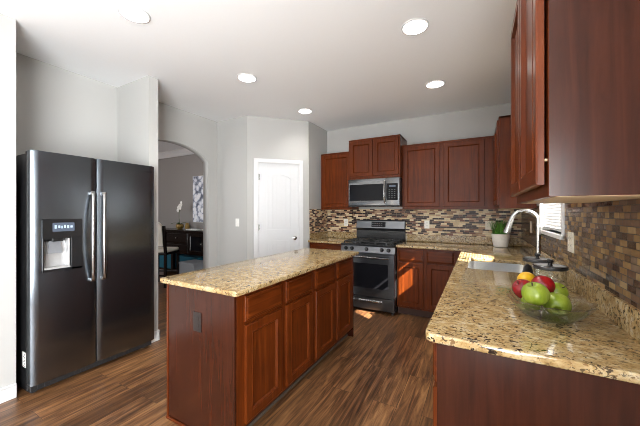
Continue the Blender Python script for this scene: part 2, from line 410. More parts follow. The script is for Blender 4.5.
def thing(name, label, cat, loc=(0, 0, 0), rz=0.0, group=None):
    o = bpy.data.objects.new(name, None); COL.objects.link(o)
    o.empty_display_size = 0.1
    o.location = loc; o.rotation_euler = (0, 0, rz)
    o['label'] = label; o['category'] = cat
    if group: o['group'] = group
    return o
def tag(o, label, cat, group=None):
    o['label'] = label; o['category'] = cat
    if group: o['group'] = group
    return o
def struct(o): o['kind'] = 'structure'; return o
def copy_tree(root, loc=None, rz=None, label=None, group=None):
    r = root.copy(); COL.objects.link(r)
    if loc is not None: r.location = loc
    if rz is not None: r.rotation_euler = (0, 0, rz)
    if label: r['label'] = label
    if group: r['group'] = group
    for ch in list(root.children):
        c = ch.copy(); COL.objects.link(c); c.parent = r
        for g in ch.children:
            d = g.copy(); COL.objects.link(d); d.parent = c
    return r

def extruded(name, loops, lo, hi, mat, plane='XY', bevel=0.0, parent=None, res=2):
    """solid from closed outlines (first outer, the rest holes) in a plane, with rounded edges"""
    cu = bpy.data.curves.new('outline', 'CURVE'); cu.dimensions = '2D'; cu.fill_mode = 'BOTH'
    for lp in loops:
        s = cu.splines.new('POLY'); s.points.add(len(lp) - 1)
        for p, (a, b) in zip(s.points, lp): p.co = (a, b, 0, 1)
        s.use_cyclic_u = True
    cu.extrude = (hi - lo) / 2 - bevel
    if bevel: cu.bevel_depth = bevel; cu.bevel_resolution = res; cu.offset = -bevel
    tmp = bpy.data.objects.new('outline', cu); COL.objects.link(tmp)
    dg = bpy.context.evaluated_depsgraph_get(); dg.update()
    me = bpy.data.meshes.new_from_object(tmp.evaluated_get(dg))
    bpy.data.objects.remove(tmp); bpy.data.curves.remove(cu)
    mid = (lo + hi) / 2
    for v in me.vertices:
        a, b, h = v.co
        v.co = {'XY': (a, b, h + mid), 'XZ': (a, h + mid, b), 'YZ': (h + mid, a, b)}[plane]
    b = bmesh.new(); b.from_mesh(me); bmesh.ops.remove_doubles(b, verts=b.verts, dist=1e-5)
    bmesh.ops.recalc_face_normals(b, faces=b.faces); b.to_mesh(me); b.free()
    me.name = name; me.materials.clear(); me.materials.append(mat)
    o = bpy.data.objects.new(name, me); COL.objects.link(o)
    if bevel:
        me.polygons.foreach_set('use_smooth', [True] * len(me.polygons)); me.set_sharp_from_angle(angle=R(40))
    if parent is not None: o.parent = parent
    return o

def rect(x0, x1, y0, y1): return [(x0, y0), (x1, y0), (x1, y1), (x0, y1)]
def rrect(x0, x1, y0, y1, r, n=6):
    out = []
    for cx, cy, a0 in ((x1 - r, y1 - r, 0), (x0 + r, y1 - r, 90), (x0 + r, y0 + r, 180), (x1 - r, y0 + r, 270)):
        for k in range(n + 1):
            a = R(a0 + 90 * k / n); out.append((cx + r * math.cos(a), cy + r * math.sin(a)))
    return out
def plan_round(pts, radii, n=6):
    """round given corners of a plan outline"""
    out = []; N = len(pts)
    for i, (p, r) in enumerate(zip(pts, radii)):
        if r <= 0: out.append(p); continue
        P = Vector(p); A = (Vector(pts[i - 1]) - P).normalized(); B = (Vector(pts[(i + 1) % N]) - P).normalized()
        a = P + A * r; b = P + B * r; c = P + A * r + B * r
        for k in range(n + 1):
            t = k / n * PI / 2
            q = c + (a - c) * math.cos(t) + (b - c) * math.sin(t); out.append((q.x, q.y))
    return out

# ------------------------------------------------------------------ the room
H = 2.74
YB, XR, XA = 4.408, 0.48, -3.547
TOP = H
struct(MB().box(-9.0, XR + .2, -3.3, YB + .3, -0.1, 0).build('floor', M['floor']))
struct(MB().box(-9.0, XR + .2, -3.3, YB + .3, H, H + 0.1).build('ceiling', M['ceiling']))
struct(MB().box(-2.284, XR + .14, YB, YB + .12, 0, H).build('wall_back', M['wall']))
WY0, WY1, WZ0, WZ1 = 2.352, 3.085, 1.195, 1.97      # kitchen window opening
struct(extruded('wall_right', [rect(-3.2, YB, 0, H), rect(WY0, WY1, WZ0, WZ1), rect(-2.9, -.5, .08, 2.25)], XR, XR + .14, M['wall'], 'YZ'))  # the opening behind the camera is unseen, added for the right fill lamp
struct(MB().box(XR + .14, 3.9, -6.0, .25, 2.5, 2.6).build('sun_blocker', M['trim']))  # unseen slab added to keep the sun out of that opening
# unseen rear wall, its opening added for the rear fill lamp
struct(extruded('wall_rear', [rect(-2.945, XR + .14, 0, H), rect(-2.6, 0.1, 0.2, 2.3)], -3.32, -3.2, M['wall'], 'XZ'))
struct(MB().box(-3.06, -2.945, -3.32, 0.655, 0, H).build('wall_left', M['wall']))
struct(MB().box(XA, -2.945, 0.655, 0.771, 0, H).build('wall_alcove_left', M['wall']))
struct(MB().box(XA, -2.95, 1.736, 1.835, 0, H).build('wall_alcove_right', M['wall']))
AY0, AY1 = 1.872, 2.985
def arch_pts():
    pts = []
    for k in range(25):
        t = -1 + 2 * k / 24
        y = (AY0 + AY1) / 2 + t * (AY1 - AY0) / 2
        pts.append((y, 2.095 + 0.186 * (math.sqrt(max(0, 1 - (t * .9) ** 2)) - math.sqrt(1 - .81)) / (1 - math.sqrt(1 - .81))))
    return pts
outl = [(0.655, 0), (AY0, 0)] + arch_pts() + [(AY1, 0), (3.26, 0), (3.26, H), (0.655, H)]
struct(extruded('wall_arch', [outl], XA - .12, XA, M['wall'], 'YZ'))
struct(MB().box(XA, -2.93, 3.14, 3.26, 0, H).build('wall_pantry_left', M['wall']))
# the pantry corner: local frame along the diagonal, x = distance from its left corner, y = into the pantry
diag = struct(bpy.data.objects.new('wall_pantry_door', None)); COL.objects.link(diag)
diag.location = (-2.93, 3.14, 0); diag.rotation_euler = (0, 0, R(45))
D0, D1, DH = 0.150, 0.770, 2.075
struct(extruded('wall_pantry_face', [[(0, 0), (D0, 0), (D0, DH), (D1, DH), (D1, 0), (.914, 0), (.914, H), (0, H)]], 0, .10, M['wall'], 'XZ', parent=diag))
struct(MB().box(-2.40, -2.284, 3.80, YB + .12, 0, H).build('wall_pantry_right', M['wall']))
# dining room shell
struct(MB().box(-9.0, XA - .12, 4.2, 4.32, 0, H).build('wall_dining_back', M['wall_dining']))
struct(extruded('wall_dining_near', [rect(-9.0, XA - .12, 0, H), rect(-7.1, -5.3, .6, 2.4)], 0.45, 0.55, M['wall_dining'], 'XZ'))  # opening added out of sight for the dining fill lamp
struct(MB().box(-9.1, -9.0, 0.45, 4.32, 0, H).build('wall_dining_far', M['wall_dining']))
mb = MB(); prof = [(0, 0), (0.02, 0.0), (0.035, 0.02), (0.045, 0.05), (0.085, 0.095), (0.10, 0.105), (0.10, 0.125), (0, 0.125)]
mb.rings([[(x, 4.2 - a, H - .125 + b) for a, b in prof] for x in (-8.98, XA - .125)])
struct(mb.build('trim_1', M['trim']))                          # crown moulding of the dining room
struct(MB().box(-8.98, XA - .125, 4.185, 4.2, 0, .13, .003).build('baseboard_dining', M['trim']))
def baseboard(name, x0, x1, y0, y1):
    struct(MB().box(x0, x1, y0, y1, 0, .095, .003).box(min(x0, x1), x1, y0, y1, .085, .105, .004).build('baseboard_' + name, M['trim']))
baseboard('left', -2.945, -2.932, -3.19, 0.771)
baseboard('alcove', -2.95, -2.937, 1.736, 1.848)
baseboard('stub', -3.54, -2.937, 1.835, 1.848)
baseboard('arch', XA, XA + .013, 2.99, 3.14)
baseboard('pantry', XA, -2.94, 3.127, 3.14)

# pantry door: arched two-panel slab with planked fields
door = struct(bpy.data.objects.new('door_1', None)); COL.objects.link(door); door.parent = diag
A, B = D0 + .012, D1 - .012
mb = MB()
y0, yr = 0.012, 0.026
mb.box(A, B, yr, .045, .012, DH - .012)
mb.box(A, A + .118, y0, yr + .002, .012, DH - .012, .001); mb.box(B - .118, B, y0, yr + .002, .012, DH - .012, .001)
mb.box(A + .118, B - .118, y0, yr + .002, .012, .21); mb.box(A + .118, B - .118, y0, yr + .002, .94, 1.085)
def arc(x0, x1, zs, rise, n=16): return [(x0 + (x1 - x0) * k / n, zs + rise * (1 - (2 * k / n - 1) ** 2)) for k in range(n + 1)]
mb.prism(arc(A + .118, B - .118, 1.845, .055) + [(B - .118, DH - .012), (A + .118, DH - .012)], y0, yr + .002, 'XZ')
def field(z0, z1, rise, npl=5):
    xa, xb = A + .140, B - .140; w = (xb - xa) / npl
    for k in range(npl):
        p, q = xa + k * w + .0032, xa + (k + 1) * w - .0032
        zz = lambda x: z1 + rise * (1 - (2 * (x - xa) / (xb - xa) - 1) ** 2)
        mb.prism([(p, z0), (q, z0), (q, zz(q)), ((p + q) / 2, zz((p + q) / 2)), (p, zz(p))], y0 + .004, yr + .002, 'XZ')
field(1.107, 1.825, .05); field(.232, .918, 0)
slab = struct(mb.build('door_slab', M['door'], door))
mb = MB()
mb.lathe([(.026, 0), (.026, -.006), (.012, -.010), (.011, -.034)], B - .062, y0, .955, 20, 'Y')
mb.lathe([(.011, -.030), (.024, -.036), (.029, -.048), (.027, -.060), (.016, -.066), (.002, -.067)], B - .062, y0, .955, 24, 'Y')
struct(mb.build('door_knob', M['nickel'], door, 40))
for z in (1.86, 1.12, .25):
    struct(MB().tube([(A - .003, y0 - .005, z - .045), (A - .003, y0 - .005, z + .045)], .007, 10).box(A - .003, A + .022, y0 - .002, y0 + .001, z - .042, z + .042).build('door_hinge', M['nickel'], door))
mb = MB()
cw = .058
mb.box(D0 - cw, D0 + .006, -.018, 0, 0, DH + cw - .006, .004); mb.box(D1 - .006, D1 + cw, -.018, 0, 0, DH + cw - .006, .004)
mb.box(D0 + .006, D1 - .006, -.018, 0, DH - .006, DH + cw - .006, .004)
mb.box(D0, D0 + .012, 0, .10, 0, DH); mb.box(D1 - .012, D1, 0, .10, 0, DH); mb.box(D0 + .012, D1 - .012, 0, .10, DH - .012, DH)
struct(mb.build('trim_2', M['trim'], diag))
struct(MB().box(0, D0 - cw, -.013, 0, 0, .1, .003).box(D1 + cw, .905, -.013, 0, 0, .1, .003).build('baseboard_diagonal', M['trim'], diag))

# window beside the sink
win = struct(bpy.data.objects.new('window_1', None)); COL.objects.link(win)
mb = MB(); c = .030
mb.box(XR - .020, XR + .0, WY0 - c, WY0 + .004, WZ0 - .03, WZ1 + c, .003); mb.box(XR - .020, XR, WY1 - .004, WY1 + c, WZ0 - .03, WZ1 + c, .003)
mb.box(XR - .020, XR, WY0 - c, WY1 + c, WZ1 - .004, WZ1 + c, .003)
mb.box(XR - .032, XR + .10, WY0 - c, WY1 + c, WZ0 - .028, WZ0, .004)
struct(mb.build('window_casing', M['trim'], win))
mb = MB(); fx0, fx1 = XR + .085, XR + .125
mb.box(fx0, fx1, WY0, WY0 + .035, WZ0, WZ1); mb.box(fx0, fx1, WY1 - .035, WY1, WZ0, WZ1)
mb.box(fx0, fx1, WY0, WY1, WZ0, WZ0 + .035); mb.box(fx0, fx1, WY0, WY1, WZ1 - .035, WZ1)
mb.box(fx0 - .015, fx1, WY0 + .035, WY1 - .035, 1.822, 1.860)
struct(mb.build('window_sash', M['trim'], win))
struct(MB().box(fx0 + .018, fx0 + .022, WY0 + .035, WY1 - .035, WZ0 + .035, WZ1 - .035).build('window_pane', M['glass'], win))
bl = thing('window_blind', 'white horizontal slat blind closed over the small window beside the faucet', 'blind', (XR + .014, (WY0 + WY1) / 2, WZ0 + .01))
hw = (WY1 - WY0) / 2 - .006
MB().box(-.02, .02, -hw, hw, WZ1 - WZ0 - .085, WZ1 - WZ0 - .012, .003).build('headrail', M['blind'], bl)
mb = MB(); z = .045
while z < WZ1 - WZ0 - .095:
    w2 = .0124; a = R(58)
    rot = Matrix.Translation((0, 0, z)) @ Matrix.Rotation(-a, 4, 'Y')
    b = bmesh.new()
    prof = [(-w2, -.0006), (-w2 * .4, .0010), (w2 * .4, .0010), (w2, -.0006), (w2, -.0012), (-w2, -.0012)]
    mb.rings([[rot @ Vector((px, yy, pz)) for px, pz in prof] for yy in (-hw + .004, hw - .004)])
    z += .0215
mb.build('slats', M['blind'], bl)
MB().box(-.013, .013, -hw + .003, hw - .003, .004, .024, .004).build('bottom_rail', M['blind'], bl)
mb = MB()
for yy in (-hw * .72, 0, hw * .72): mb.tube([(-.0145, yy, .02), (-.0145, yy, WZ1 - WZ0 - .04)], .0009, 5)
mb.build('ladder_cord', M['blind'], bl)

# ------------------------------------------------------------------ tile
SPL = 1.015      # top of the granite upstand
struct(MB().box(-2.284, XR, YB - .008, YB, SPL - .02, 1.392).build('backsplash_back', M['tile_back']))
struct(MB().box(-2.284, -2.276, 3.815, YB - .008, SPL - .02, 1.392).build('backsplash_return', M['tile_side']))
c2 = c + .001
struct(extruded('backsplash_right', [[(1.055, SPL - .02), (YB - .008, SPL - .02), (YB - .008, 1.40), (WY1 + c2, 1.40), (WY1 + c2, WZ0 - .029), (WY0 - c2, WZ0 - .029), (WY0 - c2, 1.40), (1.055, 1.40)]], XR - .008, XR, M['tile_right'], 'YZ'))

# ------------------------------------------------------------------ cabinets
def door_panel(x0, x1, z0, z1, y=0.0, fr=.056):
    """recessed-panel cabinet front: concentric rings of (inset, depth in front of the face frame)"""
    mb = MB()
    prof = [(0, 0), (0, -.015), (.0015, -.0185), (.005, -.020), (fr - .007, -.020), (fr - .005, -.0215), (fr - .002, -.0215), (fr + .009, -.0085), (fr + .011, -.0085)]
    rr = [[(x0 + i, y + d, z0 + i), (x1 - i, y + d, z0 + i), (x1 - i, y + d, z1 - i), (x0 + i, y + d, z1 - i)] for i, d in prof]
    mb.rings(rr); return mb
def drawer_panel(x0, x1, z0, z1, y=0.0):
    mb = MB()
    prof = [(0, 0), (0, -.012), (.002, -.0145), (.012, -.0165), (.016, -.020), (.020, -.0205)]
    rr = [[(x0 + i, y + d, z0 + i), (x1 - i, y + d, z0 + i), (x1 - i, y + d, z1 - i), (x0 + i, y + d, z1 - i)] for i, d in prof]
    mb.rings(rr); return mb

def upper(label, loc, rz, w, h, d, doors, group='cherry wall cabinets', crown=True, gap=0.0):
    t = thing('wall_cabinet', label, 'cabinet', loc, rz, group)
    mb = MB().box(0, w, 0, d, 0, h, .0015)
    mb.build('body', M['cherry'], t)
    MB().box(.004, w - .004, .02, d - .03, -.0012, .0).build('underside', M['maple'], t)
    MB().box(0, w, -.006, d, h - .022, h, .003).build('top_moulding', M['cherry_x'], t) if crown else None
    for x0, x1 in doors: door_panel(x0, x1, .035, h - .03, -gap).build('door', M['cherry'], t)
    return t
upper('narrow single-door cherry wall cabinet left of the microwave', (-2.236, 4.102, 1.382), 0, .533, .895, .296, [(.025, .508)])
upper('short two-door cherry cabinet directly above the microwave', (-1.701, 3.985, 1.826), 0, .762, .584, .413, [(.02, .372), (.39, .742)])
upper('wide two-door cherry wall cabinet right of the microwave', (-.937, 4.102, 1.382), 0, 1.117, .895, .296, [(.02, .482), (.535, 1.0)])
UX = .178
uc = upper('corner cherry wall cabinet past the window, seen from its side', (UX, 4.10, 1.378), R(-90), .79, .90, .293, [(.05, .39), (.40, .765)])
un = upper('near cherry wall cabinet with a large glossy side panel at the upper right', (UX - .0075, 1.775, 1.385), R(-90), .765, .90, .293, [(.015, .377), (.388, .750)], gap=.007)
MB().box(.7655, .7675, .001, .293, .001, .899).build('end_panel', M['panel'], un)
MB().lathe([(.004, 0), (.004, -.005), (.003, -.0065)], .745, 0, .105, 12, 'Y').build('bumper', M['maple'], un)

def base(label, loc, rz, w, doors, drawers, d=.59, group='cherry base cabinets', body=True, toe=True):
    t = thing('base_cabinet', label, 'cabinet', loc, rz, group)
    if body:
        MB().box(0, w, 0, d, .10, .884, .0015).build('body', M['cherry'], t)
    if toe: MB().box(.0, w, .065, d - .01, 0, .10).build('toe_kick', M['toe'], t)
    for x0, x1 in doors: door_panel(x0, x1, .13, .692).build('door', M['cherry'], t)
    for x0, x1 in drawers: drawer_panel(x0, x1, .712, .858).build('drawer', M['cherry_x'], t)
    return t
base('cherry base cabinet left of the gas range, mostly hidden by the island', (-2.28, 3.81, 0), 0, .575, [(.03, .27), (.285, .555)], [(.03, .555)])
base('cherry base cabinet right of the gas range with a sunlit door', (-.94, 3.81, 0), 0, .808, [(.022, .33), (.372, .68)], [(.022, .33), (.372, .68)])
nb = base('near cherry base cabinet under the fruit bowl with a broad dark end panel', (-.13, 2.30, 0), R(-90), 1.185, [(.03, .58), (.605, 1.155)], [(.03, .58), (.605, 1.155)])
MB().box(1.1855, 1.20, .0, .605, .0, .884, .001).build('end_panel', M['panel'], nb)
sb = base('cherry sink base cabinet below the steel sink', (-.13, 3.18, 0), R(-90), .879, [(.03, .43), (.449, .849)], [(.03, .849)], body=False)
MB().box(0, .018, 0, .59, .10, .884).box(.861, .879, 0, .59, .10, .884).box(.018, .861, 0, .02, .10, .884).box(.018, .861, .02, .58, .10, .118).build('body', M['cherry'], sb)
cb_ = base('blind corner cherry base cabinet at the end of the sink run', (-.13, 4.385, 0), R(-90), 1.204, [(.62, 1.17)], [(.62, 1.17)])

# ------------------------------------------------------------------ granite counters
zt, zb = .914, .884
pts = [(-.17, 1.074), (.479, 1.074), (.479, 4.407), (-.942, 4.407), (-.942, 3.765), (-.17, 3.765)]
outer = plan_round(pts, [.035, .004, 0, 0, 0, .012])
SX0, SX1, SY0, SY1 = -.075, .345, 2.47, 3.06
ct = extruded('countertop', [outer, rrect(SX0, SX1, SY0, SY1, .06)], zb, zt, M['granite'], bevel=.006)
tag(ct, 'gold flecked granite counter with the sink, wrapping the right hand corner', 'countertop')
MB().box(.459, .4795, 1.078, 4.385, zt, SPL, .003).box(-.942, .4795, 4.385, 4.4065, zt, SPL, .003).build('upstand', M['granite'], ct)
ct2 = extruded('countertop', [[(-2.283, 3.765), (-1.706, 3.765), (-1.706, 4.407), (-2.283, 4.407)]], zb, zt, M['granite'], bevel=.006)
tag(ct2, 'short granite counter in the corner left of the gas range', 'countertop')
MB().box(-2.283, -1.706, 4.385, 4.4065, zt, SPL, .003).box(-2.283, -2.264, 3.815, 4.385, zt, SPL, .003).build('upstand', M['granite'], ct2)
ip = [(-1.822, 1.136), (-1.136, 1.136), (-1.136, 2.955), (-1.822, 2.955)]
ic = extruded('island_countertop', [plan_round(ip, [.02] * 4)], zb, zt, M['granite'], bevel=.006)
tag(ic, 'polished granite slab on the freestanding kitchen island', 'countertop')

# ------------------------------------------------------------------ island
def island(label, y0, y1, doors, drawers):
    t = thing('island_cabinet', label, 'cabinet', (-1.185, y0, 0), R(90), 'island cabinets')
    w = y1 - y0
    MB().box(0, w, 0, .597, .10, .8835, .0015).build('body', M['cherry'], t)
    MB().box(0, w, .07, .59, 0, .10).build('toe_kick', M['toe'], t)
    MB().box(0, w, .060, .070, 0, .022, .004).build('shoe_moulding', M['shoe'], t)
    for a, b in doors: door_panel(a - y0, b - y0, .128, .690).build('door', M['cherry'], t)
    for a, b in drawers: drawer_panel(a - y0, b - y0, .712, .858).build('drawer', M['cherry_x'], t)
    return t
ds1 = [(1.243, 1.592), (1.645, 1.995)]; ds2 = [(2.062, 2.405), (2.475, 2.815)]
i1 = island('island cabinet at the near end, its dark end panel facing the camera', 1.187, 2.027, ds1, ds1)
i2 = island('island cabinet at the far end nearest the gas range', 2.028, 2.89, ds2, ds2)
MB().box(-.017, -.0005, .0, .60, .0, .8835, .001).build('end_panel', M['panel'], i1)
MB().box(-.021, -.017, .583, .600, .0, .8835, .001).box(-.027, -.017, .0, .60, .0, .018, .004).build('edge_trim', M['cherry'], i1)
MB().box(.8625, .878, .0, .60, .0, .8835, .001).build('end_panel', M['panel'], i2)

# ------------------------------------------------------------------ electrical plates
def outlet(label, loc, rz, plate, gang=1, black=False, rocker=False, name='wall_outlet', group=None):
    t = thing(name, label, 'switch' if rocker else 'outlet', loc, rz, group)
    w = .035 if gang == 1 else .058
    MB().box(-w, w, -.006, 0, -.058, .058, .002).build('cover_plate', plate, t)
    for g in range(gang):
        cx = 0 if gang == 1 else (-.023 + .046 * g)
        if rocker:
            MB().box(cx - .016, cx + .016, -.009, -.006, -.032, .032, .001).build('rocker', plate, t)
        else:
            for s in (-1, 1):
                f = MB().box(cx - .015, cx + .015, -.0085, -.006, s * .021 - .014, s * .021 + .014, .001).build('socket', plate, t)
                MB().box(cx - .008, cx - .0055, -.0088, -.0083, s * .021 - .003, s * .021 + .007).box(cx + .0055, cx + .008, -.0088, -.0083, s * .021 - .003, s * .021 + .007).build('slot', M['slot'], f)
    return t
yw = YB - .0085
outlet('white wall outlet on the mosaic tile left of the gas range', (-1.925, yw, 1.17), 0, M['white_plastic'])
outlet('white wall outlet on the mosaic tile right of the gas range', (-.655, yw, 1.165), 0, M['white_plastic'])
outlet('double outlet plate on the tile behind the potted grass', (.135, yw, 1.17), 0, M['ivory_plastic'], gang=2)
outlet('slim outlet on the sink wall tile, framed by the faucet arch', (XR - .0085, 3.63, 1.19), R(-90), M['ivory_plastic'])
outlet('large ivory outlet plate on the sink wall tile beside the blind', (XR - .0085, 2.165, 1.168), R(-90), M['ivory_plastic'], gang=2)
outlet('dark brown outlet on the end panel of the island', (-1.487, 1.1695, .68), 0, M['dark_plate'])
outlet('white rocker light switch on the grey wall left of the pantry door', (-3.117, 3.1395, 1.19), 0, M['white_plastic'], rocker=True, name='light_switch')

# ------------------------------------------------------------------ refrigerator (front faces +x; local x -> +y, local -y -> +x)
fr = thing('refrigerator', 'dark stainless side-by-side refrigerator standing in the wall alcove', 'refrigerator', (-2.80, .807, 0), R(90))
W = .905
MB().box(.004, W - .004, .085, .735, .03, 1.775, .004).build('case', M['black'], fr)
mb = MB().box(.01, W - .01, .045, .09, .03, .085, .004)
for k in range(22): mb.box(.05 + k * .037, .075 + k * .037, .040, .046, .042, .074, .002)
mb.build('toe_grille', M['black_plastic'], fr)
for x in (.05, W - .05): MB().lathe([(.022, 0), (.022, .02), (.012, .024), (.012, .05)], x, .12, 0, 16).build('foot', M['black_plastic'], fr)
for x in (.045, W - .045): MB().box(x - .035, x + .035, .02, .14, 1.775, 1.795, .005).build('hinge_cover', M['black_plastic'], fr)
def fridge_door(x0, x1, hole=None):
    """slightly crowned front, rounded vertical edges"""
    z0, z1 = .088, 1.79
    o = []
    n = 18
    for k in range(n + 1):
        t = k / n; x = x0 + (x1 - x0) * t
        e = min(t, 1 - t) * (x1 - x0)
        y = .006 - .006 * (1 - (2 * t - 1) ** 2) + (.010 * (1 - min(1, e / .012)) ** 2)
        o.append((x, y))
    o += [(x1, .075), (x0, .075)]
    return o, z0, z1
LX = (.003, .405); RX = (.413, W - .003)
DX0, DX1, DZ0, DZ1 = .060, .306, .895, 1.290
o, z0, z1 = fridge_door(*LX)
# left door with the dispenser opening: upper and lower blocks plus the two sides
def door_slices(o, z0, z1): return [[(x, y, z0) for x, y in o], [(x, y, z1) for x, y in o]]
mb = MB()
mb.rings(door_slices(o, z0, DZ0)); mb.rings(door_slices(o, DZ1, z1))
lo = [p for p in o if p[0] <= DX0 + 1e-6 and p[1] < .07]; lo = lo + [(DX0, lo[-1][1]), (DX0, .075), (LX[0], .075)]
hi_ = [p for p in o if p[0] >= DX1 - 1e-6 and p[1] < .07]; hi_ = [(DX1, .075), (DX1, hi_[0][1])] + hi_ + [(LX[1], .075)]
mb.rings(door_slices(lo, DZ0, DZ1)); mb.rings(door_slices(hi_, DZ0, DZ1))
dl = mb.build('door', M['fridge'], fr, 25)
o, z0, z1 = fridge_door(*RX)
dr = MB().rings(door_slices(o, z0, z1)).build('door', M['fridge'], fr, 25)
def handle(x, sgn, par):
    pts = [(x, -.004, .78)]
    for k in range(17):
        t = k / 16; pts.append((x + sgn * .016 * math.sin(PI * t), -.022 - .040 * math.sin(PI * t) ** .7, .785 + .715 * t))
    pts.append((x, -.004, 1.505))
    m = MB()
    rr = []
    for i, p in enumerate(pts):
        r1 = .0125; r2 = .010
        rr.append([(p[0] + r1 * math.cos(2 * PI * k / 12), p[1] + r2 * math.sin(2 * PI * k / 12), p[2]) for k in range(12)])
    m.rings(rr)
    m.box(x - .016, x + .016, -.024, .008, .772, .800, .004); m.box(x - .016, x + .016, -.024, .008, 1.485, 1.513, .004)
    return m.build('handle', M['steel_z'], par, 40)
handle(.372, -1, dl); handle(.452, -1, dr)
dp = MB()
dp.prism(rrect(DX0 + .001, DX1 - .001, 1.145, DZ1 - .001, .012), -.006, .02, 'XZ')                 # control face
dp.box(DX0 + .001, DX0 + .012, -.006, .07, DZ0 + .001, 1.150, .002); dp.box(DX1 - .075, DX1 - .001, -.006, .07, DZ0 + .001, 1.150, .002)
dp.box(DX0 + .001, DX1 - .001, -.006, .07, DZ0 + .001, DZ0 + .018, .002); dp.box(DX0 + .01, DX1 - .01, .062, .072, DZ0 + .01, 1.16)
dp.box(DX0 + .06, DX0 + .125, .0, .05, 1.12, 1.148, .004)
dpo = dp.build('dispenser', M['black'], dl)
MB().rings([[(DX0 + .013, .058, DZ0 + .02), (DX1 - .076, .058, DZ0 + .02), (DX1 - .090, .058, 1.12), (DX0 + .013, .058, 1.12)], [(DX0 + .013, .062, DZ0 + .02), (DX1 - .076, .062, DZ0 + .02), (DX1 - .090, .062, 1.12), (DX0 + .013, .062, 1.12)]]).box(DX0 + .013, DX1 - .076, .0, .058, DZ0 + .018, DZ0 + .030, .002).box(DX1 - .088, DX1 - .079, .004, .06, DZ0 + .03, 1.14, .002).build('cavity_lining', M['silver_plastic'], dpo)
MB().rings([[(DX0 + .050, .030, 1.125), (DX0 + .118, .030, 1.125), (DX0 + .118, .036, 1.125), (DX0 + .050, .036, 1.125)], [(DX0 + .040, .020, 1.03), (DX0 + .128, .020, 1.03), (DX0 + .128, .027, 1.03), (DX0 + .040, .027, 1.03)]]).build('paddle', M['grey_plastic'], dpo)
MB().prism(rrect(DX0 + .058, DX0 + .192, 1.195, 1.262, .006), -.0075, -.005, 'XZ').build('display', M['display'], dpo)
mb = MB()
for k, (a, b) in enumerate(((.070, .082), (.092, .104), (.110, .118), (.126, .138), (.146, .158), (.166, .180))):
    mb.box(DX0 + a, DX0 + b, -.0082, -.0072, 1.218 + .004 * (k % 2), 1.244 - .003 * (k % 3))
mb.build('digits', M['digits'], dpo)
tx = bpy.data.curves.new('logo', 'FONT'); tx.body = 'SAMSUNG'; tx.size = .021; tx.extrude = .0006; tx.align_x = 'CENTER'
_t = bpy.data.objects.new('logo_outline', tx); COL.objects.link(_t)
_dg = bpy.context.evaluated_depsgraph_get(); _dg.update()
_me = bpy.data.meshes.new_from_object(_t.evaluated_get(_dg)); bpy.data.objects.remove(_t); bpy.data.curves.remove(tx)
_me.materials.clear(); _me.materials.append(M['steel'])
lo_ = bpy.data.objects.new('logo', _me); COL.objects.link(lo_); lo_.parent = dr; lo_.location = (.835, .002, 1.722); lo_.rotation_euler = (R(90), 0, 0)
lb = MB().box(.0028, .004, .105, .165, .20, .31).build('rating_label', M['white_plastic'], fr)
mb = MB()
for k in range(9): mb.box(.0020, .0029, .112, .150 - (k % 3) * .012, .207 + k * .011, .211 + k * .011)
mb.build('label_print', M['slot'], lb)

# ------------------------------------------------------------------ gas range
rg = thing('gas_range', 'dark stainless freestanding gas range with black cooktop grates', 'range', (-1.700, 3.70, 0))
W = .755
MB().box(.002, W - .002, .035, .66, .03, .885, .002).build('body', M['black'], rg)
for x in (.05, W - .05):
    for y in (.09, .60): MB().lathe([(.02, 0), (.02, .015), (.01, .02), (.01, .032)], x, y, 0, 12).build('foot', M['black_plastic'], rg)
MB().box(0, W, .0, .62, .885, .912, .005).build('cooktop', M['black'], rg)
cpb = MB().rings([[(x, .000, .80), (x, .035, .80), (x, .035, .884), (x, .024, .884)] for x in (0, W)]).build('control_panel', M['range_steel'], rg)
for k, x in enumerate((.075, .165, .375, .585, .675)):
    mm = MB().lathe([(.026, 0), (.026, -.006), (.022, -.010), (.020, -.030), (.016, -.034), (.001, -.034)], 0, 0, 0, 24, 'Y').box(-.005, .005, -.042, -.030, -.020, .020, .002)
    mm.xform(Matrix.Translation((x, .012, .843)) @ Matrix.Rotation(R(-14), 4, 'X'))
    mm.build('knob', M['black'], rg, 40)
od = MB()
od.prism(rrect(.004, W - .004, .215, .795, .006, 3), .0, .035, 'XZ')
odo = od.build('oven_door', M['range_steel'], rg)
MB().prism(rrect(.085, W - .085, .325, .655, .012), -.002, .003, 'XZ').build('oven_window', M['black_glass'], odo)
hm = MB().tube([(.05, -.048, .742), (W - .05, -.048, .742)], .0125, 14)
for x in (.075, W - .075): hm.box(x - .012, x + .012, -.048, .001, .731, .753, .003)
hm.build('oven_handle', M['steel'], odo, 40)
dw = MB().prism(rrect(.004, W - .004, .045, .205, .006, 3), .0, .035, 'XZ').build('drawer', M['range_steel'], rg)
MB().rings([[(x, -.0, .148), (x, -.018, .150), (x, -.020, .158), (x, .0, .172)] for x in (.16, W - .16)]).build('drawer_pull', M['steel'], dw)
bgd = MB().rings([[(x, .600, .912), (x, .598, 1.06), (x, .585, 1.10), (x, .592, 1.205), (x, .600, 1.222), (x, .655, 1.222), (x, .66, .912)] for x in (.0, W)]).build('backguard', M['black'], rg)
MB().rings([[(x, .5835, 1.098), (x, .5905, 1.206), (x, .5985, 1.2235), (x, .600, 1.222), (x, .592, 1.204), (x, .585, 1.10)] for x in (.004, W - .004)]).build('backguard_face', M['range_steel'], bgd)
clk = MB().rings([[(x, .582, 1.115), (x, .589, 1.198), (x, .5905, 1.198), (x, .5840, 1.115)] for x in (.25, .47)]).build('clock_panel', M['black_glass'], bgd)
mb = MB()
for r_ in range(2):
    for k in range(5): mb.box(.262 + k * .034, .284 + k * .034, .5815 + r_ * .0035, .590, 1.130 + r_ * .034, 1.146 + r_ * .034)
mb.build('touch_keys', M['key'], clk)
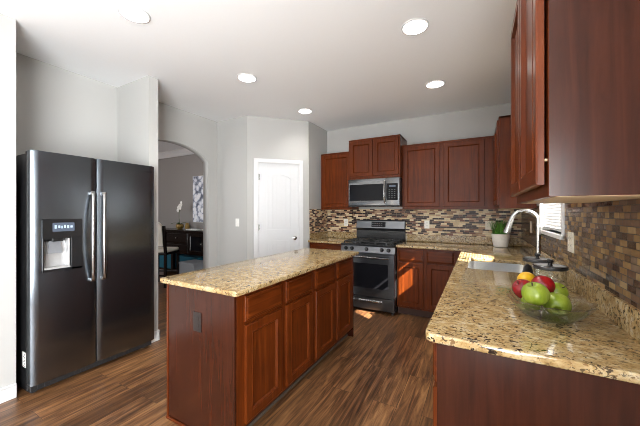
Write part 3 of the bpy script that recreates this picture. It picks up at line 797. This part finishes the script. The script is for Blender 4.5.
for gx0, gx1 in ((.035, .265), (.275, .480), (.490, .720)):
    g = MB(); z = .937
    for x in (gx0, gx1): g.box(x - .006, x + .006, .045, .565, z - .007, z + .007, .003)
    for y in (.05, .305, .56): g.box(gx0, gx1, y - .006, y + .006, z - .007, z + .007, .003)
    cx = (gx0 + gx1) / 2
    for cy in (.178, .432):
        g.box(gx0, cx - .028, cy - .005, cy + .005, z - .005, z + .009, .002); g.box(cx + .028, gx1, cy - .005, cy + .005, z - .005, z + .009, .002)
        g.box(cx - .005, cx + .005, cy - .126, cy - .028, z - .005, z + .009, .002); g.box(cx - .005, cx + .005, cy + .028, cy + .126, z - .005, z + .009, .002)
    for x in (gx0, gx1):
        for y in (.05, .56): g.box(x - .007, x + .007, y - .007, y + .007, .911, z, .002)
    g.build('grate', M['iron'], rg)
for x, y, r_ in ((.15, .178, .042), (.15, .432, .036), (.378, .305, .045), (.605, .178, .040), (.605, .432, .036)):
    bo = MB().lathe([(r_ + .012, 0), (r_ + .012, .004), (r_, .006), (r_, .012), (r_ * .6, .013)], x, y, .911, 24).build('burner', M['steel'], rg, 40)
    MB().lathe([(r_ * .8, .011), (r_ * .8, .017), (r_ * .7, .019)], x, y, .911, 24).build('burner_cap', M['iron'], bo, 40)

# ------------------------------------------------------------------ microwave
mw = thing('microwave', 'stainless over-the-range microwave with a black window', 'microwave', (-1.699, 3.962, 1.430))
W, Hm = .757, .394
MB().box(.002, W - .002, .03, .435, 0.004, Hm - .002, .002).build('body', M['black'], mw)
fd = extruded('door', [rect(.003, .565, .012, Hm - .004), rrect(.018, .540, .078, .312, .006, 3)], 0, .030, M['steel'], 'XZ', bevel=.002, parent=mw)
MB().box(.020, .538, .004, .020, .080, .310).build('door_window', M['black_glass'], fd)
hm = MB(); pts = [(.552 + 0 * k, -.006 - .036 * math.sin(PI * k / 14) ** .6, .045 + .305 * k / 14) for k in range(15)]
hm.tube(pts, .0105, 12).box(.541, .563, -.014, .002, .038, .058, .003).box(.541, .563, -.014, .002, .338, .358, .003)
hm.build('handle', M['steel_z'], fd, 40)
cp = extruded('control_panel', [rect(.568, W - .003, .012, Hm - .004)], 0, .030, M['steel'], 'XZ', bevel=.002, parent=mw)
MB().box(.582, W - .026, -.0015, .010, .080, .312, .0005).build('touch_panel', M['black_glass'], cp)
MB().box(.612, W - .055, -.0025, -.001, .262, .288).build('display', M['display'], cp)
mb = MB()
for r_ in range(5):
    for k in range(3): mb.box(.606 + k * .036, .626 + k * .036, -.0022, -.001, .105 + r_ * .028, .118 + r_ * .028)
mb.build('keypad', M['key'], cp)
mb = MB().box(.0, W, .006, .42, -.008, .006, .003)
mb.build('base_vent', M['black'], mw)

# ------------------------------------------------------------------ sink, faucet
sk = thing('sink', 'stainless undermount sink with sunlight stripes set in the granite counter', 'sink', (0, 0, .66))
e = .004
prof = [(-.020, .2235), (0, .2235), (.001, .200), (.003, .06), (.012, .028), (.035, .010), (.10, .004)]
mb = MB()
x0, x1, y0, y1 = SX0 - .006, SX1 + .006, SY0 - .006, SY1 + .006
rr = [[(p[0], p[1], z) for p in rrect(x0 + i, x1 - i, y0 + i, y1 - i, max(.01, .065 - i * .3))] for i, z in prof]
rr2 = [[(p[0], p[1], z - .002) for p in rrect(x0 + i - .002, x1 - i + .002, y0 + i - .002, y1 - i + .002, max(.01, .066 - i * .3))] for i, z in reversed(prof[:])]
mb.rings(rr, cap0=False, cap1=True); 
mb.rings(rr2, cap0=True, cap1=False)
mb.build('basin', M['sinksteel'], sk, 35)
MB().lathe([(.045, .004), (.045, .007), (.034, .0075), (.030, .005)], (x0 + x1) / 2, (y0 + y1) / 2 + .05, 0, 24).build('drain', M['nickel'], sk, 40)

fa = thing('faucet', 'brushed nickel gooseneck faucet with pull-down head behind the sink', 'faucet', (.405, 2.775, zt))
MB().lathe([(.031, 0), (.031, .006), (.026, .012), (.021, .05), (.0185, .09), (.0165, .11)], 0, 0, 0, 28).build('faucet_body', M['nickel'], fa, 40)
ra = .088; top_z = .352
pts = [(0, 0, .10), (0, 0, .16), (0, 0, .25), (0, 0, .32)]
for k in range(0, 21):
    a = PI * k / 20 * .93
    pts.append((-ra + ra * math.cos(a), 0, top_z + ra * math.sin(a)))
MB().tube(pts, .0165, 16).build('spout', M['nickel'], fa, 60)
p = Vector(pts[-1]); tdir = (Vector(pts[-1]) - Vector(pts[-2])).normalized()
q = [p + tdir * s for s in (-.004, .02, .06, .10, .118)]
MB().tube(q, [.0172, .019, .0215, .026, .025], 18).build('spray_head', M['nickel'], fa, 60)
MB().tube([(0, -.015, .065), (0, -.035, .070), (.0, -.09, .105), (0, -.10, .112)], [.012, .009, .006, .005], 12).build('lever', M['nickel'], fa, 60)

# ------------------------------------------------------------------ potted grass
pg = thing('potted_plant', 'white round pot of green grass on the counter in the far corner', 'plant', (.237, 4.19, zt))
MB().lathe([(.068, 0), (.074, .004), (.090, .08), (.099, .158), (.101, .162), (.096, .162), (.092, .145), (.05, .140)], 0, 0, 0, 40).build('pot', M['pot'], pg, 40)
MB().lathe([(.092, .143), (.05, .148), (.004, .150)], 0, 0, 0, 24).build('soil', M['soil'], pg)
mb = MB()
for k in range(210):
    a = random.uniform(0, 2 * PI); r0 = .086 * math.sqrt(random.random()); L = random.uniform(.11, .21)
    x, y = r0 * math.cos(a), r0 * math.sin(a); lean = random.uniform(.1, .62) * (r0 / .086) + random.uniform(-.12, .15)
    da = a + random.uniform(-.6, .6); w = random.uniform(.004, .006)
    sx, sy = -math.sin(da) * w, math.cos(da) * w
    ring = []
    for s in (0, .35, .7, 1.0):
        off = lean * L * s ** 1.8; zz = .144 + L * s * (1 - .15 * abs(lean) * s); ww = (1 - s ** 2.2) + .04
        c_ = Vector((x + math.cos(da) * off, y + math.sin(da) * off, zz)); d_ = Vector((sx, sy, 0)) * ww; n_ = Vector((math.cos(da), math.sin(da), .3)) * .0006
        ring.append([c_ - d_, c_ + n_, c_ + d_, c_ - n_])
    mb.rings(ring)
mb.build('foliage', M['grass'], pg)

# ------------------------------------------------------------------ glass canisters
def canister(label, loc):
    t = thing('canister', label, 'canister', loc, 0, 'glass canisters by the sink')
    MB().lathe([(.066, 0), (.071, .006), (.071, .118), (.067, .126), (.063, .126), (.067, .116), (.0675, .010), (.062, .007), (.01, .006)], 0, 0, 0, 40, cap1=True).build('jar', M['jar_glass'], t, 40)
    l = MB().lathe([(.066, .1265), (.073, .1265), (.075, .129), (.075, .140), (.072, .145), (.066, .147), (.062, .145), (.010, .144)], 0, 0, 0, 40).build('lid', M['black_plastic'], t, 35)
    MB().lathe([(.071, .1405), (.0755, .141), (.0755, .1435), (.073, .1455)], 0, 0, 0, 40, cap0=False, cap1=False).build('rim_band', M['steel'], l, 40)
    MB().lathe([(.012, .144), (.009, .150), (.009, .158), (.015, .163), (.016, .171), (.011, .176), (.002, .177)], 0, 0, 0, 20).build('knob', M['black'], l, 40)
    return t
can = canister('glass canister with black lid, farther of two, in front of the faucet', (.315, 2.185, zt))
can2 = copy_tree(can, (.333, 1.935, zt), 0, 'glass canister with black lid, nearer of two, just behind the fruit bowl')
# small dark oval dish standing at the sink rim
dd = MB().lathe([(.004, -.009), (.028, -.010), (.037, -.004), (.037, .004), (.028, .010), (.004, .009)], 0, 0, 0, 28, 'Y')
dd.xform(Matrix.Translation((.25, 2.05, zt + .0635)) @ Matrix.Rotation(R(28), 4, 'Z') @ Matrix.Diagonal((.80, 1.0, 1.70, 1)))
tag(dd.build('sponge_holder', M['black_plastic'], None, 40), 'small upright black oval standing behind the lemon at the sink end', 'holder')

# ------------------------------------------------------------------ bowl and fruit
BX, BY = .250, 1.470
bw = thing('fruit_bowl', 'clear cut-glass bowl of apples on the granite counter', 'bowl', (BX, BY, zt))
def bowl_ring(r, z, flute, n=72): 
    return [((r + flute * math.cos(12 * 2 * PI * k / n)) * math.cos(2 * PI * k / n), (r + flute * math.cos(12 * 2 * PI * k / n)) * math.sin(2 * PI * k / n), z + flute * .5 * math.cos(12 * 2 * PI * k / n)) for k in range(n)]
prof = [(.056, 0, 0), (.068, .002, .0), (.086, .010, .001), (.106, .028, .003), (.124, .050, .005), (.138, .070, .007), (.142, .073, .007), (.138, .076, .007), (.120, .056, .005), (.101, .034, .003), (.082, .016, .001), (.062, .009, 0), (.02, .008, 0)]
MB().rings([bowl_ring(*q_) for q_ in prof]).build('bowl', M['bowl_glass'], bw, 20)

def apple(name, label, loc, r, mat, tilt=(0, 0), group=None, cat='apple'):
    t = thing(name, label, cat, loc, 0, group)
    n = 26; rr = []
    for k in range(1, n):
        th = PI * k / n
        s = math.sin(th)
        rad = r * (s ** .86) * (1 + .06 * math.cos(th) ) 
        z = -r * .93 * math.cos(th) * (1 - .0 * s)
        dip_t = max(0, 1 - rad / (r * .45)); 
        if z > 0: z -= .42 * r * dip_t ** 2
        else: z += .22 * r * dip_t ** 2
        ring = []
        for i in range(28):
            a = 2 * PI * i / 28; w = 1 + (.025 * math.cos(5 * a) if z < 0 else .012 * math.cos(5 * a))
            ring.append((rad * w * math.cos(a), rad * w * math.sin(a), z))
        rr.append(ring)
    rot = Matrix.Rotation(tilt[1], 4, 'Y') @ Matrix.Rotation(tilt[0], 4, 'X')
    MB().rings(rr).xform(rot).build('flesh', mat, t, 80)
    MB().tube([(0, 0, r * .50), (r * .02, 0, r * .75), (r * .10, .0, r * 1.02)], [r * .045, r * .04, r * .055], 8).xform(rot).build('stem', M['soil'], t, 60)
    return t
GA = 'green apples in the glass bowl'; RA_ = 'red apples in the glass bowl'
apple('green_apple', 'large green apple on top of the bowl, nearest the middle', (.196, 1.412, zt + .105), .047, M['apple_green'], (.3, -.35), GA)
apple('green_apple', 'green apple at the right front of the bowl showing its blossom end', (.275, 1.472, zt + .057), .047, M['apple_green'], (1.9, .35), GA)
apple('green_apple', 'green apple at the back right of the bowl, half hidden', (.291, 1.560, zt + .090), .040, M['apple_green'], (.5, .6), GA)
apple('green_apple', 'lower green apple seen through the front glass of the bowl', (.192, 1.492, zt + .046), .036, M['apple_green'], (-.6, .2), GA)
apple('red_apple', 'red apple at the left edge of the bowl', (.172, 1.546, zt + .090), .043, M['apple_red'], (.4, -.7), RA_)
apple('red_apple', 'red apple behind the large green apple', (.242, 1.545, zt + .115), .043, M['apple_red'], (-.5, .4), RA_)
lm = thing('lemon', 'yellow lemon at the back of the fruit bowl', 'lemon', (.195, 1.624, zt + .114))
MB().lathe([(.002, -.052), (.007, -.050), (.014, -.044), (.028, -.030), (.037, -.010), (.037, .010), (.029, .029), (.015, .043), (.008, .050), (.002, .052)], 0, 0, 0, 26).xform(Matrix.Rotation(R(70), 4, 'Z') @ Matrix.Rotation(R(80), 4, 'Y')).build('peel', M['lemon'], lm, 70)

# ------------------------------------------------------------------ ceiling lights
def downlight(label, loc):
    t = thing('recessed_light', label, 'light', loc, 0, 'recessed ceiling lights')
    MB().lathe([(.100, 0), (.100, -.004), (.096, -.007), (.088, -.008), (.087, -.002)], 0, 0, 0, 40, cap0=False, cap1=False).build('trim_ring', M['trim'], t, 40)
    MB().lathe([(.0875, -.003), (.05, -.0045), (.004, -.005)], 0, 0, 0, 40, cap0=False).build('diffuser', M['lamp'], t, 60)
    d = bpy.data.lights.new('lamp', 'AREA'); d.shape = 'DISK'; d.size = .15; d.spread = R(125); d.energy = LAMP_W; d.color = (1, .975, .94)
    l = bpy.data.objects.new('lamp', d); COL.objects.link(l); l.parent = t; l.location = (0, 0, -.014)
    return t
dl0 = downlight('recessed ceiling light nearest the refrigerator', (-2.125, 1.15, H))
for loc, lab in (((-2.112, 2.262, H), 'recessed ceiling light over the island, second from the refrigerator'), ((-.42, 2.25, H), 'recessed ceiling light in front of the near wall cabinet'),
                 ((-.415, 3.36, H), 'recessed ceiling light in front of the wide wall cabinet'), ((-2.10, 3.39, H), 'recessed ceiling light in front of the pantry door'),
                 ((-.42, 1.13, H), 'recessed ceiling light above the near end of the counter')):
    copy_tree(dl0, loc, 0, lab)

# ------------------------------------------------------------------ dining room through the arch
sd = thing('sideboard', 'dark wood sideboard seen through the arch, orchid on top', 'sideboard', (-6.33, 4.18, 0))
# local x to the right, y negative to the front
L_, Dp = 1.75, .42
MB().box(-.02, L_ + .02, -Dp - .02, 0, .945, .98, .006).build('top', M['dark_wood'], sd)
MB().box(0, L_, -Dp, -.01, .50, .945, .003).build('body', M['dark_wood'], sd)
for x in (0, L_ - .06):
    for y in (-Dp, -.07): MB().box(x, x + .06, y, y + .06, 0, .50, .004).build('leg', M['dark_wood'], sd)
MB().box(.72, .78, -Dp, -Dp + .06, .16, .50, .003).build('divider', M['dark_wood'], sd)
MB().box(.0, L_, -Dp, -.01, .12, .16, .003).build('bottom_shelf', M['dark_wood'], sd)
for a, b in ((.03, .56), (1.30, 1.72)):
    d_ = door_panel(a, b, .53, .92, -Dp, .05).build('door', M['dark_wood'], sd)
    MB().box(a + .065, b - .065, -Dp - .0125, -Dp - .010, .595, .855).build('glass_panel', M['black_glass'], d_)
    MB().lathe([(.010, 0), (.010, -.012), (.015, -.018), (.012, -.026)], b - .03, -Dp - .018, .73, 14, 'Y').build('knob', M['nickel'], d_)
for z0_, z1_ in ((.72, .92), (.53, .70)):
    d_ = drawer_panel(.60, 1.26, z0_, z1_, -Dp).build('drawer', M['dark_wood'], sd)
    MB().lathe([(.010, 0), (.010, -.012), (.015, -.018), (.012, -.026)], .93, -Dp - .018, (z0_ + z1_) / 2, 14, 'Y').build('knob', M['nickel'], d_)
def bin_(label, x, w):
    t = thing('storage_bin', label, 'bin', (x, 3.90, .16), 0, 'teal bins under the sideboard')
    MB().box(-w / 2, w / 2, -.13, .20, 0, .29, .01).build('bin_body', M['teal'], t)
    MB().box(-w / 2 - .004, w / 2 + .004, -.134, .204, .27, .292, .004).build('rim', M['teal'], t)
bin_('teal bin on the bottom shelf at the left under the sideboard', -5.935, .60); bin_('teal bin on the bottom shelf at the right under the sideboard', -5.10, .62)
gb = thing('floor_basket', 'grey patterned box on the dining room floor before the sideboard', 'basket', (-4.55, 3.50, 0))
MB().box(-.20, .20, -.16, .16, 0, .43, .015).build('basket_body', M['grey_box'], gb)
MB().box(-.205, .205, -.165, .165, .41, .445, .008).build('rim', M['grey_box'], gb)
oc = thing('orchid', 'white orchid in a gold bowl on the dining sideboard', 'plant', (-5.63, 3.98, .98))
MB().lathe([(.04, 0), (.075, .03), (.085, .075), (.07, .105), (.06, .105), (.07, .07), (.03, .06)], 0, 0, 0, 24).build('bowl', M['gold_pot'], oc, 40)
mb = MB()
for k in range(5):
    a = k * 1.25 + .3; mb.rings([[Vector((math.cos(a) * s * .17, math.sin(a) * s * .17, .09 + .05 * math.sin(s * 2.6))) + Vector((-math.sin(a), math.cos(a), 0)) * w_ * (.028 * math.sin(PI * min(.97, s + .08))) + Vector((0, 0, o_)) for w_, o_ in ((-1, 0), (0, -.006), (1, 0), (0, .002))] for s in (0, .25, .5, .75, 1)])
mb.build('leaves', M['stem'], oc, 60)
st = [(-.01, 0, .08), (-.03, 0, .25), (-.02, 0, .40), (.03, -.01, .50), (.08, -.02, .53)]
MB().tube(st, .005, 6).build('flower_stem', M['stem'], oc)
for (fx, fz, s_) in ((.085, .52, 1.0), (.045, .50, 1.05), (.00, .46, 1.0), (-.02, .40, .95), (.06, .45, .9), (.09, .57, .7)):
    mb = MB()
    for k in range(5):
        a = 2 * PI * k / 5 + .3
        mb.sphere((fx + .024 * s_ * math.cos(a), -.035, fz + .024 * s_ * math.sin(a)), .021 * s_, .006, .021 * s_, 10, 8)
    mb.build('blossom', M['petal'], oc, 60)
jr = MB().lathe([(.03, 0), (.045, .02), (.05, .07), (.035, .11), (.026, .13), (.032, .14)], 0, 0, 0, 20).build('jar', M['gold_pot'], None, 40, (-5.36, 3.96, .98))
tag(jr, 'small brown jar on the dining sideboard beside the orchid', 'jar')
tr = MB().box(-.17, .17, -.08, .08, 0, .022, .008).build('tray', M['white_plastic'], None, None, (-5.08, 3.92, .98))
tag(tr, 'flat white tray on the right end of the dining sideboard', 'tray')
pc = thing('wall_picture', 'tall white and grey floral print on the dining room wall', 'picture', (-5.19, 4.199, 1.13))
MB().box(-.27, .27, -.03, 0, 0, .99, .002).build('canvas', M['picture'], pc)
MB().box(-.275, .275, -.028, -.002, -.005, .0, .001).box(-.275, .275, -.028, -.002, .99, .995, .001).build('edge', M['white_plastic'], pc)
ch = thing('dining_chair', 'tall dark dining chair with a cream back, seen through the arch', 'chair', (-5.14, 3.26, 0), R(205))
for x in (-.20, .20):
    MB().rings([[(x + a, y + b, z) for a, b in ((-.02, -.02), (.02, -.02), (.02, .02), (-.02, .02))] for y, z in ((.20, 0), (.20, .62), (.25, 1.10))]).build('leg', M['dark_wood'], ch)
    MB().box(x - .02, x + .02, -.22, -.18, 0, .60, .003).build('leg', M['dark_wood'], ch)
MB().box(-.22, .22, -.23, .23, .58, .62, .004).build('seat_frame', M['dark_wood'], ch)
MB().box(-.21, .21, -.22, .19, .62, .68, .02, 3).build('seat', M['cream'], ch)
MB().rings([[(x, y - .02, z) for x, z, y in ((-.18, .74, .22), (.18, .74, .22), (.18, 1.10, .26), (.12, 1.17, .265), (0, 1.19, .267), (-.12, 1.17, .265), (-.18, 1.10, .26))], [(x, y + .03, z) for x, z, y in ((-.18, .74, .22), (.18, .74, .22), (.18, 1.10, .26), (.12, 1.17, .265), (0, 1.19, .267), (-.12, 1.17, .265), (-.18, 1.10, .26))]]).build('backrest', M['cream'], ch)
MB().box(-.20, .20, -.21, -.19, .20, .23, .003).box(-.20, .20, .19, .21, .20, .23, .003).build('stretcher', M['dark_wood'], ch)
